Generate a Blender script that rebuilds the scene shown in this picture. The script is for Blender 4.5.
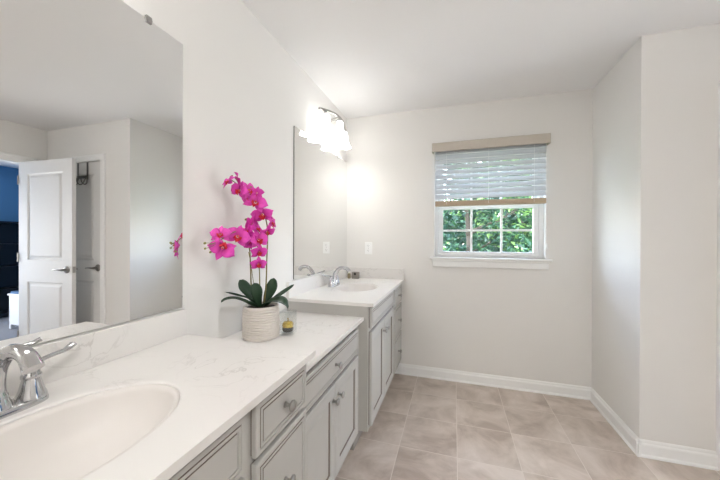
import bpy, bmesh, math, random
from mathutils import Vector, Matrix

# ------------------------------------------------------------------ scene
scene = bpy.context.scene
for o in list(bpy.data.objects):
    bpy.data.objects.remove(o, do_unlink=True)
COL = scene.collection
random.seed(7)

# ------------------------------------------------------------------ camera
CX, CZ = 1.014, 1.253
YAW, PITCH, ROLL = 0.3024, -0.0027, 0.0031
fw = Vector((-math.sin(YAW) * math.cos(PITCH), math.cos(YAW) * math.cos(PITCH), math.sin(PITCH)))
rt = Vector((math.cos(YAW), math.sin(YAW), 0))
up = rt.cross(fw)
rt2 = rt * math.cos(ROLL) + up * math.sin(ROLL)
up2 = -rt * math.sin(ROLL) + up * math.cos(ROLL)
cam_data = bpy.data.cameras.new('camera')
cam_data.sensor_width = 36.0
cam_data.lens = 301.3 * 36.0 / 720.0
cam_data.clip_start = 0.02
cam = bpy.data.objects.new('camera', cam_data)
COL.objects.link(cam)
m = Matrix((rt2, up2, -fw)).transposed().to_4x4()
m.translation = Vector((CX, 0, CZ))
cam.matrix_world = m
scene.camera = cam

# ------------------------------------------------------------------ world, light, exposure
world = bpy.data.worlds.new('sky')
scene.world = world
world.use_nodes = True
wn = world.node_tree
wn.nodes.clear()
sky = wn.nodes.new('ShaderNodeTexSky')
sky.sky_type = 'NISHITA'
sky.sun_disc = False
sky.sun_elevation = math.radians(50)
sky.sun_rotation = math.radians(120)
bg = wn.nodes.new('ShaderNodeBackground')
bg.inputs['Strength'].default_value = 0.26
wo = wn.nodes.new('ShaderNodeOutputWorld')
hs = wn.nodes.new('ShaderNodeHueSaturation')
hs.inputs['Saturation'].default_value = 0.7
wn.links.new(sky.outputs[0], hs.inputs['Color'])
wn.links.new(hs.outputs[0], bg.inputs[0])
wn.links.new(bg.outputs[0], wo.inputs[0])

SHADE_STRENGTH = 0.55             # opal glass of the bell shades
BULB_FAR = 6.0                 # bulbs over the far mirror
BULB_NEAR = 2.5                # bulbs over the near mirror
FILL_DOME_STRENGTH = 9.5  # fill lamp added behind the camera


def area_light(name, loc, target, size, size_y, power, color):
    l = bpy.data.lights.new(name, 'AREA')
    l.shape = 'RECTANGLE'
    l.size, l.size_y = size, size_y
    l.energy = power
    l.color = color
    o = bpy.data.objects.new(name, l)
    COL.objects.link(o)
    o.location = loc
    o.rotation_euler = (Vector(target) - Vector(loc)).to_track_quat('-Z', 'Y').to_euler()
    return o


area_light('bedroom_fill_light', (6.085, 1.25, 1.05), (0.0, 1.25, 1.05), 1.5, 1.5, 9.5, (0.97, 0.985, 1.0))  # added fill, an unseen source shining through the doorway to brighten the bathroom

vs = scene.view_settings
vs.view_transform = 'Standard'
vs.look = 'None'
vs.exposure = 3.6
vs.gamma = 1.0
vs.use_curve_mapping = False

# ------------------------------------------------------------------ dimensions (metres)
H = 2.44
D = 2.80            # back wall
W = 2.05            # right wall of the alcove
YC = 2.16           # wall facing the camera on the right
X2 = 3.31           # wall with the bedroom doorway
YF = -1.35          # wall behind the camera
CH = 0.88           # vanity counter height
LH = 0.796          # desk counter height


# ------------------------------------------------------------------ materials
def srgb(r, g, b):
    def f(c):
        c /= 255.0
        return c / 12.92 if c <= 0.04045 else ((c + 0.055) / 1.055) ** 2.4
    return (f(r), f(g), f(b), 1.0)


def mat(name, col, rough=0.5, metal=0.0, var=0.04, scale=30.0, bump=0.0, bscale=200.0, coat=0.0, spec=0.5):
    m = bpy.data.materials.new(name)
    m.use_nodes = True
    n, l = m.node_tree.nodes, m.node_tree.links
    p = n['Principled BSDF']
    p.inputs['Roughness'].default_value = rough
    p.inputs['Metallic'].default_value = metal
    p.inputs['Coat Weight'].default_value = coat
    p.inputs['Specular IOR Level'].default_value = spec
    tc = n.new('ShaderNodeTexCoord')
    nz = n.new('ShaderNodeTexNoise')
    nz.inputs['Scale'].default_value = scale
    nz.inputs['Detail'].default_value = 4
    l.new(tc.outputs['Object'], nz.inputs['Vector'])
    mx = n.new('ShaderNodeMix')
    mx.data_type = 'RGBA'
    mx.inputs['A'].default_value = [c * (1 - var) for c in col[:3]] + [1]
    mx.inputs['B'].default_value = [min(1, c * (1 + var)) for c in col[:3]] + [1]
    l.new(nz.outputs['Fac'], mx.inputs['Factor'])
    l.new(mx.outputs['Result'], p.inputs['Base Color'])
    if bump:
        nb = n.new('ShaderNodeTexNoise')
        nb.inputs['Scale'].default_value = bscale
        l.new(tc.outputs['Object'], nb.inputs['Vector'])
        b = n.new('ShaderNodeBump')
        b.inputs['Strength'].default_value = bump
        b.inputs['Distance'].default_value = 0.002
        l.new(nb.outputs['Fac'], b.inputs['Height'])
        l.new(b.outputs['Normal'], p.inputs['Normal'])
    return m


def glass_mat(name, tint=(1, 1, 1, 1), refl=1.0, ior=1.45):
    m = bpy.data.materials.new(name)
    m.use_nodes = True
    n, l = m.node_tree.nodes, m.node_tree.links
    n.clear()
    t = n.new('ShaderNodeBsdfTransparent')
    t.inputs[0].default_value = tint
    g = n.new('ShaderNodeBsdfGlossy')
    g.inputs['Roughness'].default_value = 0.02
    fr = n.new('ShaderNodeFresnel')
    fr.inputs[0].default_value = ior
    mu = n.new('ShaderNodeMath')
    mu.operation = 'MULTIPLY'
    mu.inputs[1].default_value = refl
    mi = n.new('ShaderNodeMixShader')
    o = n.new('ShaderNodeOutputMaterial')
    ge = n.new('ShaderNodeNewGeometry')
    iv = n.new('ShaderNodeMath')
    iv.operation = 'SUBTRACT'
    iv.inputs[0].default_value = refl
    l.new(ge.outputs['Backfacing'], iv.inputs[1])
    iv.use_clamp = True
    l.new(iv.outputs[0], mu.inputs[1])
    l.new(fr.outputs[0], mu.inputs[0])
    l.new(mu.outputs[0], mi.inputs[0])
    l.new(t.outputs[0], mi.inputs[1])
    l.new(g.outputs[0], mi.inputs[2])
    l.new(mi.outputs[0], o.inputs[0])
    return m


def emit_mat(name, col, strength):
    m = bpy.data.materials.new(name)
    m.use_nodes = True
    p = m.node_tree.nodes['Principled BSDF']
    p.inputs['Base Color'].default_value = (0.9, 0.9, 0.88, 1)
    p.inputs['Roughness'].default_value = 0.3
    p.inputs['Emission Color'].default_value = col
    p.inputs['Emission Strength'].default_value = strength
    return m


def quartz_mat():
    m = bpy.data.materials.new('white_quartz')
    m.use_nodes = True
    n, l = m.node_tree.nodes, m.node_tree.links
    p = n['Principled BSDF']
    p.inputs['Roughness'].default_value = 0.34
    g = n.new('ShaderNodeNewGeometry')
    n1 = n.new('ShaderNodeTexNoise')
    n1.inputs['Scale'].default_value = 5.0
    n1.inputs['Detail'].default_value = 8
    n1.inputs['Distortion'].default_value = 1.6
    l.new(g.outputs['Position'], n1.inputs['Vector'])
    s = n.new('ShaderNodeMath'); s.operation = 'SUBTRACT'; s.inputs[1].default_value = 0.5
    a = n.new('ShaderNodeMath'); a.operation = 'ABSOLUTE'
    l.new(n1.outputs['Fac'], s.inputs[0]); l.new(s.outputs[0], a.inputs[0])
    vr = n.new('ShaderNodeMapRange')
    vr.inputs['From Min'].default_value = 0.0
    vr.inputs['From Max'].default_value = 0.014
    vr.inputs['To Min'].default_value = 1.0
    vr.inputs['To Max'].default_value = 0.0
    l.new(a.outputs[0], vr.inputs['Value'])
    n2 = n.new('ShaderNodeTexNoise')
    n2.inputs['Scale'].default_value = 3.0
    l.new(g.outputs['Position'], n2.inputs['Vector'])
    msk = n.new('ShaderNodeMapRange')
    msk.inputs['From Min'].default_value = 0.48
    msk.inputs['From Max'].default_value = 0.68
    l.new(n2.outputs['Fac'], msk.inputs['Value'])
    mu = n.new('ShaderNodeMath'); mu.operation = 'MULTIPLY'
    l.new(vr.outputs[0], mu.inputs[0]); l.new(msk.outputs[0], mu.inputs[1])
    mx = n.new('ShaderNodeMix'); mx.data_type = 'RGBA'
    mx.inputs['A'].default_value = srgb(230, 227, 223)
    mx.inputs['B'].default_value = srgb(206, 202, 197)
    l.new(mu.outputs[0], mx.inputs['Factor'])
    l.new(mx.outputs['Result'], p.inputs['Base Color'])
    return m


def tile_mat():
    m = bpy.data.materials.new('stone_floor_tile')
    m.use_nodes = True
    n, l = m.node_tree.nodes, m.node_tree.links
    p = n['Principled BSDF']
    g = n.new('ShaderNodeNewGeometry')
    mp = n.new('ShaderNodeMapping')
    mp.inputs['Location'].default_value = (-0.0315 + 0.335, -0.14 + 0.335, 0)
    l.new(g.outputs['Position'], mp.inputs['Vector'])
    br = n.new('ShaderNodeTexBrick')
    br.offset = 0.0
    br.squash = 1.0
    br.inputs['Color1'].default_value = (0, 0, 0, 1)
    br.inputs['Color2'].default_value = (1, 1, 1, 1)
    br.inputs['Mortar'].default_value = (0.5, 0.5, 0.5, 1)
    br.inputs['Scale'].default_value = 1.0
    br.inputs['Mortar Size'].default_value = 0.0022
    br.inputs['Mortar Smooth'].default_value = 0.3
    br.inputs['Brick Width'].default_value = 0.335
    br.inputs['Row Height'].default_value = 0.335
    l.new(mp.outputs[0], br.inputs['Vector'])
    wv = n.new('ShaderNodeMath'); wv.operation = 'MULTIPLY'; wv.inputs[1].default_value = 13.0
    l.new(br.outputs['Color'], wv.inputs[0])
    nz = n.new('ShaderNodeTexNoise')
    nz.noise_dimensions = '4D'
    nz.inputs['Scale'].default_value = 3.6
    nz.inputs['Detail'].default_value = 7
    nz.inputs['Roughness'].default_value = 0.62
    nz.inputs['Distortion'].default_value = 0.9
    l.new(g.outputs['Position'], nz.inputs['Vector'])
    l.new(wv.outputs[0], nz.inputs['W'])
    cr = n.new('ShaderNodeValToRGB')
    cr.color_ramp.elements[0].position = 0.36
    cr.color_ramp.elements[0].color = srgb(178, 162, 149)
    cr.color_ramp.elements[1].position = 0.66
    cr.color_ramp.elements[1].color = srgb(221, 209, 199)
    e = cr.color_ramp.elements.new(0.5)
    e.color = srgb(203, 189, 177)
    l.new(nz.outputs['Fac'], cr.inputs[0])
    mx = n.new('ShaderNodeMix'); mx.data_type = 'RGBA'
    mx.inputs['B'].default_value = srgb(224, 214, 204)
    l.new(br.outputs['Fac'], mx.inputs['Factor'])
    l.new(cr.outputs[0], mx.inputs['A'])
    l.new(mx.outputs['Result'], p.inputs['Base Color'])
    p.inputs['Roughness'].default_value = 0.38
    b = n.new('ShaderNodeBump')
    b.invert = True
    b.inputs['Strength'].default_value = 0.4
    b.inputs['Distance'].default_value = 0.001
    l.new(br.outputs['Fac'], b.inputs['Height'])
    l.new(b.outputs['Normal'], p.inputs['Normal'])
    return m


def petal_mat():
    m = bpy.data.materials.new('magenta_petal')
    m.use_nodes = True
    n, l = m.node_tree.nodes, m.node_tree.links
    p = n['Principled BSDF']
    p.inputs['Roughness'].default_value = 0.6
    tc = n.new('ShaderNodeTexCoord')
    ln = n.new('ShaderNodeVectorMath'); ln.operation = 'LENGTH'
    l.new(tc.outputs['Object'], ln.inputs[0])
    nz = n.new('ShaderNodeTexNoise')
    nz.inputs['Scale'].default_value = 90
    nz.inputs['Detail'].default_value = 3
    l.new(tc.outputs['Object'], nz.inputs['Vector'])
    cr = n.new('ShaderNodeValToRGB')
    cr.color_ramp.elements[0].position = 0.0
    cr.color_ramp.elements[0].color = srgb(190, 20, 120)
    cr.color_ramp.elements[1].position = 0.048
    cr.color_ramp.elements[1].color = srgb(232, 70, 190)
    e = cr.color_ramp.elements.new(0.02)
    e.color = srgb(214, 32, 160)
    l.new(ln.outputs['Value'], cr.inputs[0])
    mx = n.new('ShaderNodeMix'); mx.data_type = 'RGBA'
    mx.inputs['B'].default_value = srgb(200, 16, 150)
    mr = n.new('ShaderNodeMapRange')
    mr.inputs['From Min'].default_value = 0.5
    mr.inputs['From Max'].default_value = 0.7
    mr.inputs['To Max'].default_value = 0.6
    l.new(nz.outputs['Fac'], mr.inputs['Value'])
    l.new(mr.outputs[0], mx.inputs['Factor'])
    l.new(cr.outputs[0], mx.inputs['A'])
    oi = n.new('ShaderNodeObjectInfo')
    m2 = n.new('ShaderNodeMix'); m2.data_type = 'RGBA'
    m2.inputs['B'].default_value = srgb(240, 120, 208)
    sc_ = n.new('ShaderNodeMath'); sc_.operation = 'MULTIPLY'; sc_.inputs[1].default_value = 0.32
    l.new(oi.outputs['Random'], sc_.inputs[0])
    l.new(sc_.outputs[0], m2.inputs['Factor'])
    l.new(mx.outputs['Result'], m2.inputs['A'])
    l.new(m2.outputs['Result'], p.inputs['Base Color'])
    return m


M_WALL = mat('wall_paint', srgb(236, 234, 230), 0.85, var=0.012, scale=3, bump=0.05, bscale=350)
M_CEIL = mat('ceiling_paint', srgb(247, 246, 245), 0.9, var=0.01, scale=3)
M_TRIM = mat('trim_white', srgb(249, 249, 247), 0.4, var=0.01)
M_DOOR = mat('door_white', srgb(232, 231, 229), 0.45, var=0.01)
M_CAB = mat('cabinet_grey', srgb(186, 184, 179), 0.42, var=0.03, scale=12)
M_GLAZE_GAP = mat('cabinet_glaze_gap_shade', srgb(118, 107, 98), 0.5, var=0.08, scale=40)  # brown groove glaze, also painted as shade into the gap behind the fronts
M_KICK = mat('toe_kick_grey', srgb(150, 146, 140), 0.6)
M_QUARTZ = quartz_mat()
M_TILE = tile_mat()
M_CERAM = mat('white_ceramic', srgb(226, 221, 216), 0.38, var=0.005)
M_CHROME = mat('chrome', (0.56, 0.56, 0.57, 1), 0.08, 1.0, var=0.01)
M_NICKEL = mat('brushed_nickel', (0.42, 0.41, 0.39, 1), 0.3, 1.0, var=0.05, scale=80)
M_DARKMETAL = mat('dark_pewter', (0.16, 0.155, 0.15, 1), 0.35, 1.0, var=0.05)
M_LEVER = mat('satin_nickel_lever', (0.30, 0.29, 0.28, 1), 0.28, 1.0, var=0.05)
M_MIRROR = mat('mirror_silver', (0.90, 0.905, 0.90, 1), 0.0, 1.0, var=0.0)
M_MEDGE = mat('mirror_edge', srgb(70, 74, 72), 0.25, var=0.05)
M_GLASS = glass_mat('window_glass')
M_JAR = glass_mat('jar_glass', (0.96, 0.97, 0.97, 1), 1.0, 2.0)
M_BLIND = mat('blind_slat_white', srgb(214, 218, 222), 0.5, var=0.02)
M_VAL = mat('valance_linen', srgb(200, 192, 180), 0.6, var=0.03)
M_RAIL = mat('bottom_rail_tan', srgb(190, 170, 144), 0.55, var=0.08, scale=18)
M_PLASTIC = mat('white_plastic', srgb(249, 249, 247), 0.35, var=0.0)
M_SLOT = mat('slot_dark', srgb(70, 68, 66), 0.6)
M_POT = mat('pot_cream', srgb(222, 214, 206), 0.6, var=0.03, scale=25)
M_SOIL = mat('soil_dark', srgb(48, 38, 30), 0.95, var=0.3, scale=120, bump=0.8, bscale=120)
M_LEAF = mat('orchid_leaf', srgb(40, 66, 44), 0.4, var=0.25, scale=20)
M_STEM = mat('orchid_stem', srgb(122, 112, 62), 0.6, var=0.2, scale=60)
M_BUD = mat('orchid_bud', srgb(142, 140, 78), 0.6, var=0.2, scale=80)
M_PETAL = petal_mat()
M_LIP = mat('orchid_lip_red', srgb(205, 26, 50), 0.5, var=0.3, scale=150)
M_LIPY = mat('orchid_lip_orange', srgb(226, 92, 74), 0.5, var=0.2, scale=150)
M_GOLD = mat('gold', srgb(214, 182, 70), 0.25, 0.85, var=0.08)
M_BLACK = mat('black_gloss', srgb(28, 26, 27), 0.25, var=0.1)
M_GREYBOX = mat('grey_stoneware', srgb(140, 134, 128), 0.5, var=0.06)
M_TAN = mat('tan_label', srgb(150, 138, 108), 0.5, var=0.06)
M_CREAM = mat('cream_plastic', srgb(240, 236, 218), 0.4, var=0.01)
M_BLUE = mat('bedroom_blue', srgb(84, 134, 178), 0.85, var=0.02, scale=3)  # even blue base colour for the bedroom walls
M_CARPET = mat('bedroom_carpet', srgb(122, 124, 132), 0.95, var=0.15, scale=90, bump=0.5, bscale=300)
M_DKWOOD = mat('dark_wood', srgb(30, 32, 38), 0.4, var=0.15, scale=10)
M_WHFURN = mat('white_furniture', srgb(220, 222, 226), 0.45, var=0.01)
M_BLUECLOTH = mat('blue_cloth', srgb(76, 110, 150), 0.9, var=0.1, scale=60)
M_BARK = mat('tree_bark', srgb(96, 84, 72), 0.9, var=0.3, scale=14, bump=0.6, bscale=30)
M_GRASS = mat('lawn_green', srgb(88, 120, 60), 0.95, var=0.3, scale=4)
LEAVES = [mat('leaf_green_dark', srgb(42, 76, 58), 0.5, var=0.35, scale=2.0),
          mat('leaf_green_mid', srgb(70, 112, 76), 0.5, var=0.35, scale=2.0),
          mat('leaf_green_light', srgb(134, 170, 92), 0.5, var=0.3, scale=2.0)]
M_SHADE = emit_mat('lit_opal_glass', (1.0, 0.99, 0.975, 1), SHADE_STRENGTH)
M_BULB = emit_mat('lit_bulb', (1.0, 0.99, 0.975, 1), BULB_FAR)
M_BULB_N = emit_mat('lit_bulb_near', (1.0, 0.99, 0.975, 1), BULB_NEAR)
M_FILL_DOME = emit_mat('fill_dome_glow', (1.0, 0.99, 0.98, 1), FILL_DOME_STRENGTH)


# ------------------------------------------------------------------ mesh helpers
def obj(name, bm, mats, parent=None, smooth=False, bevel=0.0, segs=2):
    bmesh.ops.remove_doubles(bm, verts=bm.verts, dist=1e-6)
    bmesh.ops.recalc_face_normals(bm, faces=bm.faces)
    me = bpy.data.meshes.new(name)
    bm.to_mesh(me)
    bm.free()
    for mm in (mats if isinstance(mats, (list, tuple)) else [mats]):
        me.materials.append(mm)
    o = bpy.data.objects.new(name, me)
    COL.objects.link(o)
    if smooth:
        for f in me.polygons:
            f.use_smooth = True
        if smooth is not True:
            me.set_sharp_from_angle(angle=math.radians(smooth))
    if bevel:
        b = o.modifiers.new('bevel', 'BEVEL')
        b.width = bevel
        b.segments = segs
        b.limit_method = 'ANGLE'
        b.angle_limit = math.radians(50)
    if parent:
        o.parent = parent
    return o


def thing(name, label, cat, loc=(0, 0, 0), group=None):
    o = bpy.data.objects.new(name, None)
    o.empty_display_size = 0.05
    COL.objects.link(o)
    o.location = loc
    o['label'] = label
    o['category'] = cat
    if group:
        o['group'] = group
    return o


def tag(o, label, cat, group=None):
    o['label'] = label
    o['category'] = cat
    if group:
        o['group'] = group
    return o


def struct(name, bm, mats, parent=None, **k):
    o = obj(name, bm, mats, parent, **k)
    if parent is None:
        o['kind'] = 'structure'
    return o


def box(bm, x0, x1, y0, y1, z0, z1, mi=0):
    v = [bm.verts.new((x, y, z)) for x in (x0, x1) for y in (y0, y1) for z in (z0, z1)]
    for q in ((0, 1, 3, 2), (4, 6, 7, 5), (0, 4, 5, 1), (2, 3, 7, 6), (0, 2, 6, 4), (1, 5, 7, 3)):
        f = bm.faces.new([v[i] for i in q])
        f.material_index = mi
    return bm


def B(*a, mi=0):
    return box(bmesh.new(), *a, mi=mi)


def lathe(bm, prof, c=(0, 0, 0), n=32, sx=1.0, sy=1.0, cap0=True, cap1=True, mi=0, axis='z', mis=None):
    rings = []
    for r, z in prof:
        ring = []
        for k in range(n):
            a = 2 * math.pi * k / n
            p = (r * sx * math.cos(a), r * sy * math.sin(a), z)
            if axis == 'x':
                p = (p[2], p[0], p[1])
            elif axis == 'y':
                p = (p[0], p[2], p[1])
            ring.append(bm.verts.new((c[0] + p[0], c[1] + p[1], c[2] + p[2])))
        rings.append(ring)
    for i in range(len(rings) - 1):
        for k in range(n):
            f = bm.faces.new((rings[i][k], rings[i][(k + 1) % n], rings[i + 1][(k + 1) % n], rings[i + 1][k]))
            f.material_index = mis[i] if mis else mi
    if cap0:
        f = bm.faces.new(rings[0]); f.material_index = mis[0] if mis else mi
    if cap1:
        f = bm.faces.new(rings[-1]); f.material_index = mis[-1] if mis else mi
    return bm


def spline(pts, n=8):
    pts = [Vector(p) for p in pts]
    if len(pts) < 3:
        return pts
    P = [2 * pts[0] - pts[1]] + pts + [2 * pts[-1] - pts[-2]]
    out = []
    for i in range(1, len(P) - 2):
        for k in range(n):
            t = k / n
            a, b, c, d = P[i - 1], P[i], P[i + 1], P[i + 2]
            out.append(0.5 * ((2 * b) + (c - a) * t + (2 * a - 5 * b + 4 * c - d) * t * t + (3 * b - a - 3 * c + d) * t ** 3))
    out.append(pts[-1])
    return out


def tube(bm, path, rad, n=10, mi=0, flat=1.0, upv=(0, 0, 1)):
    path = [Vector(p) for p in path]
    N = len(path)
    rf = rad if callable(rad) else (lambda t: rad)
    rings = []
    ref = Vector(upv)
    for i, p in enumerate(path):
        d = (path[min(i + 1, N - 1)] - path[max(i - 1, 0)]).normalized()
        s = d.cross(ref)
        if s.length < 1e-4:
            s = d.cross(Vector((1, 0, 0)))
        s.normalize()
        u = s.cross(d).normalized()
        r = rf(i / (N - 1))
        rings.append([bm.verts.new(p + s * r * math.cos(2 * math.pi * k / n) + u * r * flat * math.sin(2 * math.pi * k / n)) for k in range(n)])
    for i in range(N - 1):
        for k in range(n):
            f = bm.faces.new((rings[i][k], rings[i][(k + 1) % n], rings[i + 1][(k + 1) % n], rings[i + 1][k]))
            f.material_index = mi
    for r in (rings[0], rings[-1]):
        f = bm.faces.new(r); f.material_index = mi
    return bm


def panel(bm, o, U, V, N, w, h, prof, mis=None):
    """nested rectangles: prof = [(inset, depth)], from the back rim to the centre."""
    o, U, V, N = Vector(o), Vector(U), Vector(V), Vector(N)
    rings = []
    for ins, dep in prof:
        rings.append([bm.verts.new(o + U * a + V * b + N * dep) for a, b in
                      ((ins, ins), (w - ins, ins), (w - ins, h - ins), (ins, h - ins))])
    for i in range(len(rings) - 1):
        for k in range(4):
            f = bm.faces.new((rings[i][k], rings[i][(k + 1) % 4], rings[i + 1][(k + 1) % 4], rings[i + 1][k]))
            f.material_index = mis[i] if mis else 0
    bm.faces.new(rings[-1])
    bm.faces.new(rings[0])
    return bm


# ------------------------------------------------------------------ setting: shell
struct('floor', B(-0.12, X2 + 0.06, YF - 0.12, D + 0.12, -0.1, 0.0), M_TILE)
struct('ceiling', B(-0.12, X2 + 0.12, YF - 0.12, D + 0.12, H, H + 0.1), M_CEIL)
struct('wall_left', B(-0.12, 0, YF - 0.12, D + 0.12, 0, H), M_WALL)
# window opening in the back wall
WX0, WX1, WZ0, WZ1 = 0.845, 1.727, 1.095, 2.04
bm = bmesh.new()
box(bm, 0, WX0, D, D + 0.14, 0, H)
box(bm, WX1, W + 0.12, D, D + 0.14, 0, H)
box(bm, WX0, WX1, D, D + 0.14, 0, WZ0)
box(bm, WX0, WX1, D, D + 0.14, WZ1, H)
struct('wall_back', bm, M_WALL)
DX0, DX1, DZ = 2.455, 3.175, 2.055          # closed door in the wall facing the camera
bm = bmesh.new()
box(bm, W, DX0, YC, YC + 0.12, 0, H)
box(bm, DX1, X2, YC, YC + 0.12, 0, H)
box(bm, DX0, DX1, YC, YC + 0.12, DZ, H)
struct('wall_right_front', bm, M_WALL)
struct('wall_right', B(W, W + 0.12, YC + 0.12, D, 0, H), M_WALL)
OY0, OY1, OZ = 1.19, 2.000, 2.05            # doorway to the bedroom
bm = bmesh.new()
box(bm, X2, X2 + 0.12, YF, OY0, 0, H)
box(bm, X2, X2 + 0.12, OY1, YC + 0.12, 0, H)
box(bm, X2, X2 + 0.12, OY0, OY1, OZ, H)
struct('wall_far_right', bm, M_WALL)
struct('wall_front', B(0, X2 + 0.12, YF - 0.12, YF, 0, H), M_WALL)


def base_profile(bm, p0, p1, inward, h=0.095):
    """extruded skirting with an ogee cap and a quarter-round shoe."""
    prof = [(0.0, 0.0), (0.020, 0.0), (0.019, 0.008), (0.013, 0.015), (0.012, 0.016), (0.012, 0.066), (0.0105, 0.072),
            (0.007, 0.078), (0.0065, 0.086), (0.003, h), (0.0, h)]
    p0, p1, inw = Vector(p0), Vector(p1), Vector(inward)
    r = [[bm.verts.new(p + inw * a + Vector((0, 0, b))) for a, b in prof] for p in (p0, p1)]
    n = len(prof)
    for k in range(n):
        bm.faces.new((r[0][k], r[0][(k + 1) % n], r[1][(k + 1) % n], r[1][k]))
    bm.faces.new(r[0]); bm.faces.new(r[1])
    return bm


struct('baseboard_back', base_profile(bmesh.new(), (0.46, D, 0), (W, D, 0), (0, -1, 0)), M_TRIM)
struct('baseboard_right', base_profile(bmesh.new(), (W, D - 0.02, 0), (W, YC - 0.02, 0), (-1, 0, 0)), M_TRIM)
struct('baseboard_right_front', base_profile(bmesh.new(), (W - 0.02, YC, 0), (2.393, YC, 0), (0, -1, 0)), M_TRIM)
struct('baseboard_far_right', base_profile(bmesh.new(), (X2, OY0 - 0.066, 0), (X2, YF, 0), (-1, 0, 0)), M_TRIM)
struct('baseboard_front', base_profile(bmesh.new(), (0, YF, 0), (X2, YF, 0), (0, 1, 0)), M_TRIM)


def casing(bm, axis, pos, a0, a1, z1, w=0.062, t=0.016, sgn=-1):
    def bx(aa, ab, za, zb, tt):
        if axis == 'y':
            box(bm, aa, ab, min(pos, pos + sgn * tt), max(pos, pos + sgn * tt), za, zb)
        else:
            box(bm, min(pos, pos + sgn * tt), max(pos, pos + sgn * tt), aa, ab, za, zb)
    for (p, q, ii) in ((a0 - w, a0, 0), (a1, a1 + w, 1)):
        bx(p, q, 0, z1, t * 0.7)
        if ii == 0:
            bx(p, p + 0.02, 0, z1 + w, t)
        else:
            bx(q - 0.02, q, 0, z1 + w, t)
    bx(a0 - w, a1 + w, z1, z1 + w, t * 0.7)
    bx(a0 - w, a1 + w, z1 + w - 0.02, z1 + w, t)
    return bm


struct('trim_1', casing(bmesh.new(), 'y', YC, DX0, DX1, DZ), M_TRIM, bevel=0.003)
bm = casing(bmesh.new(), 'x', X2, OY0, OY1, OZ)
for (a, b) in ((OY0 - 0.001, OY0 + 0.014), (OY1 - 0.014, OY1 + 0.001)):
    box(bm, X2, X2 + 0.12, a, b, 0, OZ)
box(bm, X2, X2 + 0.12, OY0, OY1, OZ - 0.014, OZ + 0.001)
struct('trim_2', bm, M_TRIM, bevel=0.002)


# ------------------------------------------------------------------ room doors
def door_leaf(w, h, t=0.035):
    """two-panel moulded door, hinge side at local x=0, spans +x, faces -y and +y."""
    bm = bmesh.new()
    st = 0.125
    prs = [(0.17, 0.80), (1.02, h - 0.125)]
    for sgn in (-1, 1):
        y = sgn * t / 2
        def q(a0, a1, b0, b1):
            vs_ = [bm.verts.new(p) for p in ((a0, y, b0), (a1, y, b0), (a1, y, b1), (a0, y, b1))]
            bm.faces.new(vs_)
        q(0, st, 0, h); q(w - st, w, 0, h)
        q(st, w - st, 0, prs[0][0]); q(st, w - st, prs[0][1], prs[1][0]); q(st, w - st, prs[1][1], h)
        for z0, z1 in prs:
            rings = []
            for ins, dep in ((0, 0), (0.010, -0.009), (0.026, -0.009), (0.046, -0.002), (0.052, -0.002)):
                rings.append([bm.verts.new((a, y + sgn * dep, b)) for a, b in
                              ((st + ins, z0 + ins), (w - st - ins, z0 + ins), (w - st - ins, z1 - ins), (st + ins, z1 - ins))])
            for i in range(len(rings) - 1):
                for k in range(4):
                    bm.faces.new((rings[i][k], rings[i][(k + 1) % 4], rings[i + 1][(k + 1) % 4], rings[i + 1][k]))
            bm.faces.new(rings[-1])
    for e in (((0, -t / 2, 0), (0, t / 2, 0), (0, t / 2, h), (0, -t / 2, h)), ((w, -t / 2, 0), (w, t / 2, 0), (w, t / 2, h), (w, -t / 2, h)),
              ((0, -t / 2, 0), (w, -t / 2, 0), (w, t / 2, 0), (0, t / 2, 0)), ((0, -t / 2, h), (w, -t / 2, h), (w, t / 2, h), (0, t / 2, h))):
        bm.faces.new([bm.verts.new(p) for p in e])
    return bm


def lever(parent, x, y, z, sgn, dirx):
    """round rose with a lever; sgn = side of the door (-y / +y), dirx = where the lever points."""
    bm = bmesh.new()
    lathe(bm, [(0.036, 0), (0.036, sgn * 0.006), (0.028, sgn * 0.014), (0.013, sgn * 0.016), (0.011, sgn * 0.05)], (x, y, z), 20, axis='y')
    tube(bm, spline([(x, y + sgn * 0.045, z), (x + dirx * 0.02, y + sgn * 0.052, z), (x + dirx * 0.06, y + sgn * 0.052, z + 0.002),
                     (x + dirx * 0.115, y + sgn * 0.046, z - 0.003)], 5), lambda t: 0.0095 - 0.003 * t, 10)
    return obj('lever_handle', bm, M_LEVER, parent, smooth=40)


# closed door in the wall facing the camera
d2 = struct('door_2', door_leaf(DX1 - DX0 - 0.006, DZ - 0.012), M_DOOR)
d2.location = (DX1 - 0.003, YC + 0.032, 0.008)
d2.rotation_euler = (0, 0, math.pi)
lever(d2, DX1 - DX0 - 0.07, 0.0175, 0.94, 1, -1)
# open door, hinged on the far jamb of the bedroom doorway
d1 = struct('door_1', door_leaf(0.742, 2.028), M_DOOR)
d1.location = (X2 - 0.008, 1.943, 0.01)
d1.rotation_euler = (0, 0, math.pi - math.radians(3.5))
lever(d1, 0.677, 0.0175, 0.935, 1, -1)
lever(d1, 0.677, -0.0175, 0.935, -1, -1)
bm = B(0.7415, 0.744, -0.0125, 0.0125, 0.905, 0.965)
obj('latch_plate', bm, M_NICKEL, d1)
for hz in (0.2, 1.0, 1.8):
    obj('hinge', lathe(bmesh.new(), [(0.006, 0), (0.006, 0.09)], (-0.004, 0.022, hz), 10), M_NICKEL, d1)

# ------------------------------------------------------------------ window
YG = D + 0.085                       # plane of the lower sash
w1 = bpy.data.objects.new('window_1', None)
COL.objects.link(w1)
w1.location = (WX0, D, WZ0)
w1['kind'] = 'structure'


def wpart(name, bm, mats, **k):
    for v in bm.verts:
        v.co -= Vector(w1.location)
    return obj(name, bm, mats, w1, **k)


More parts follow.
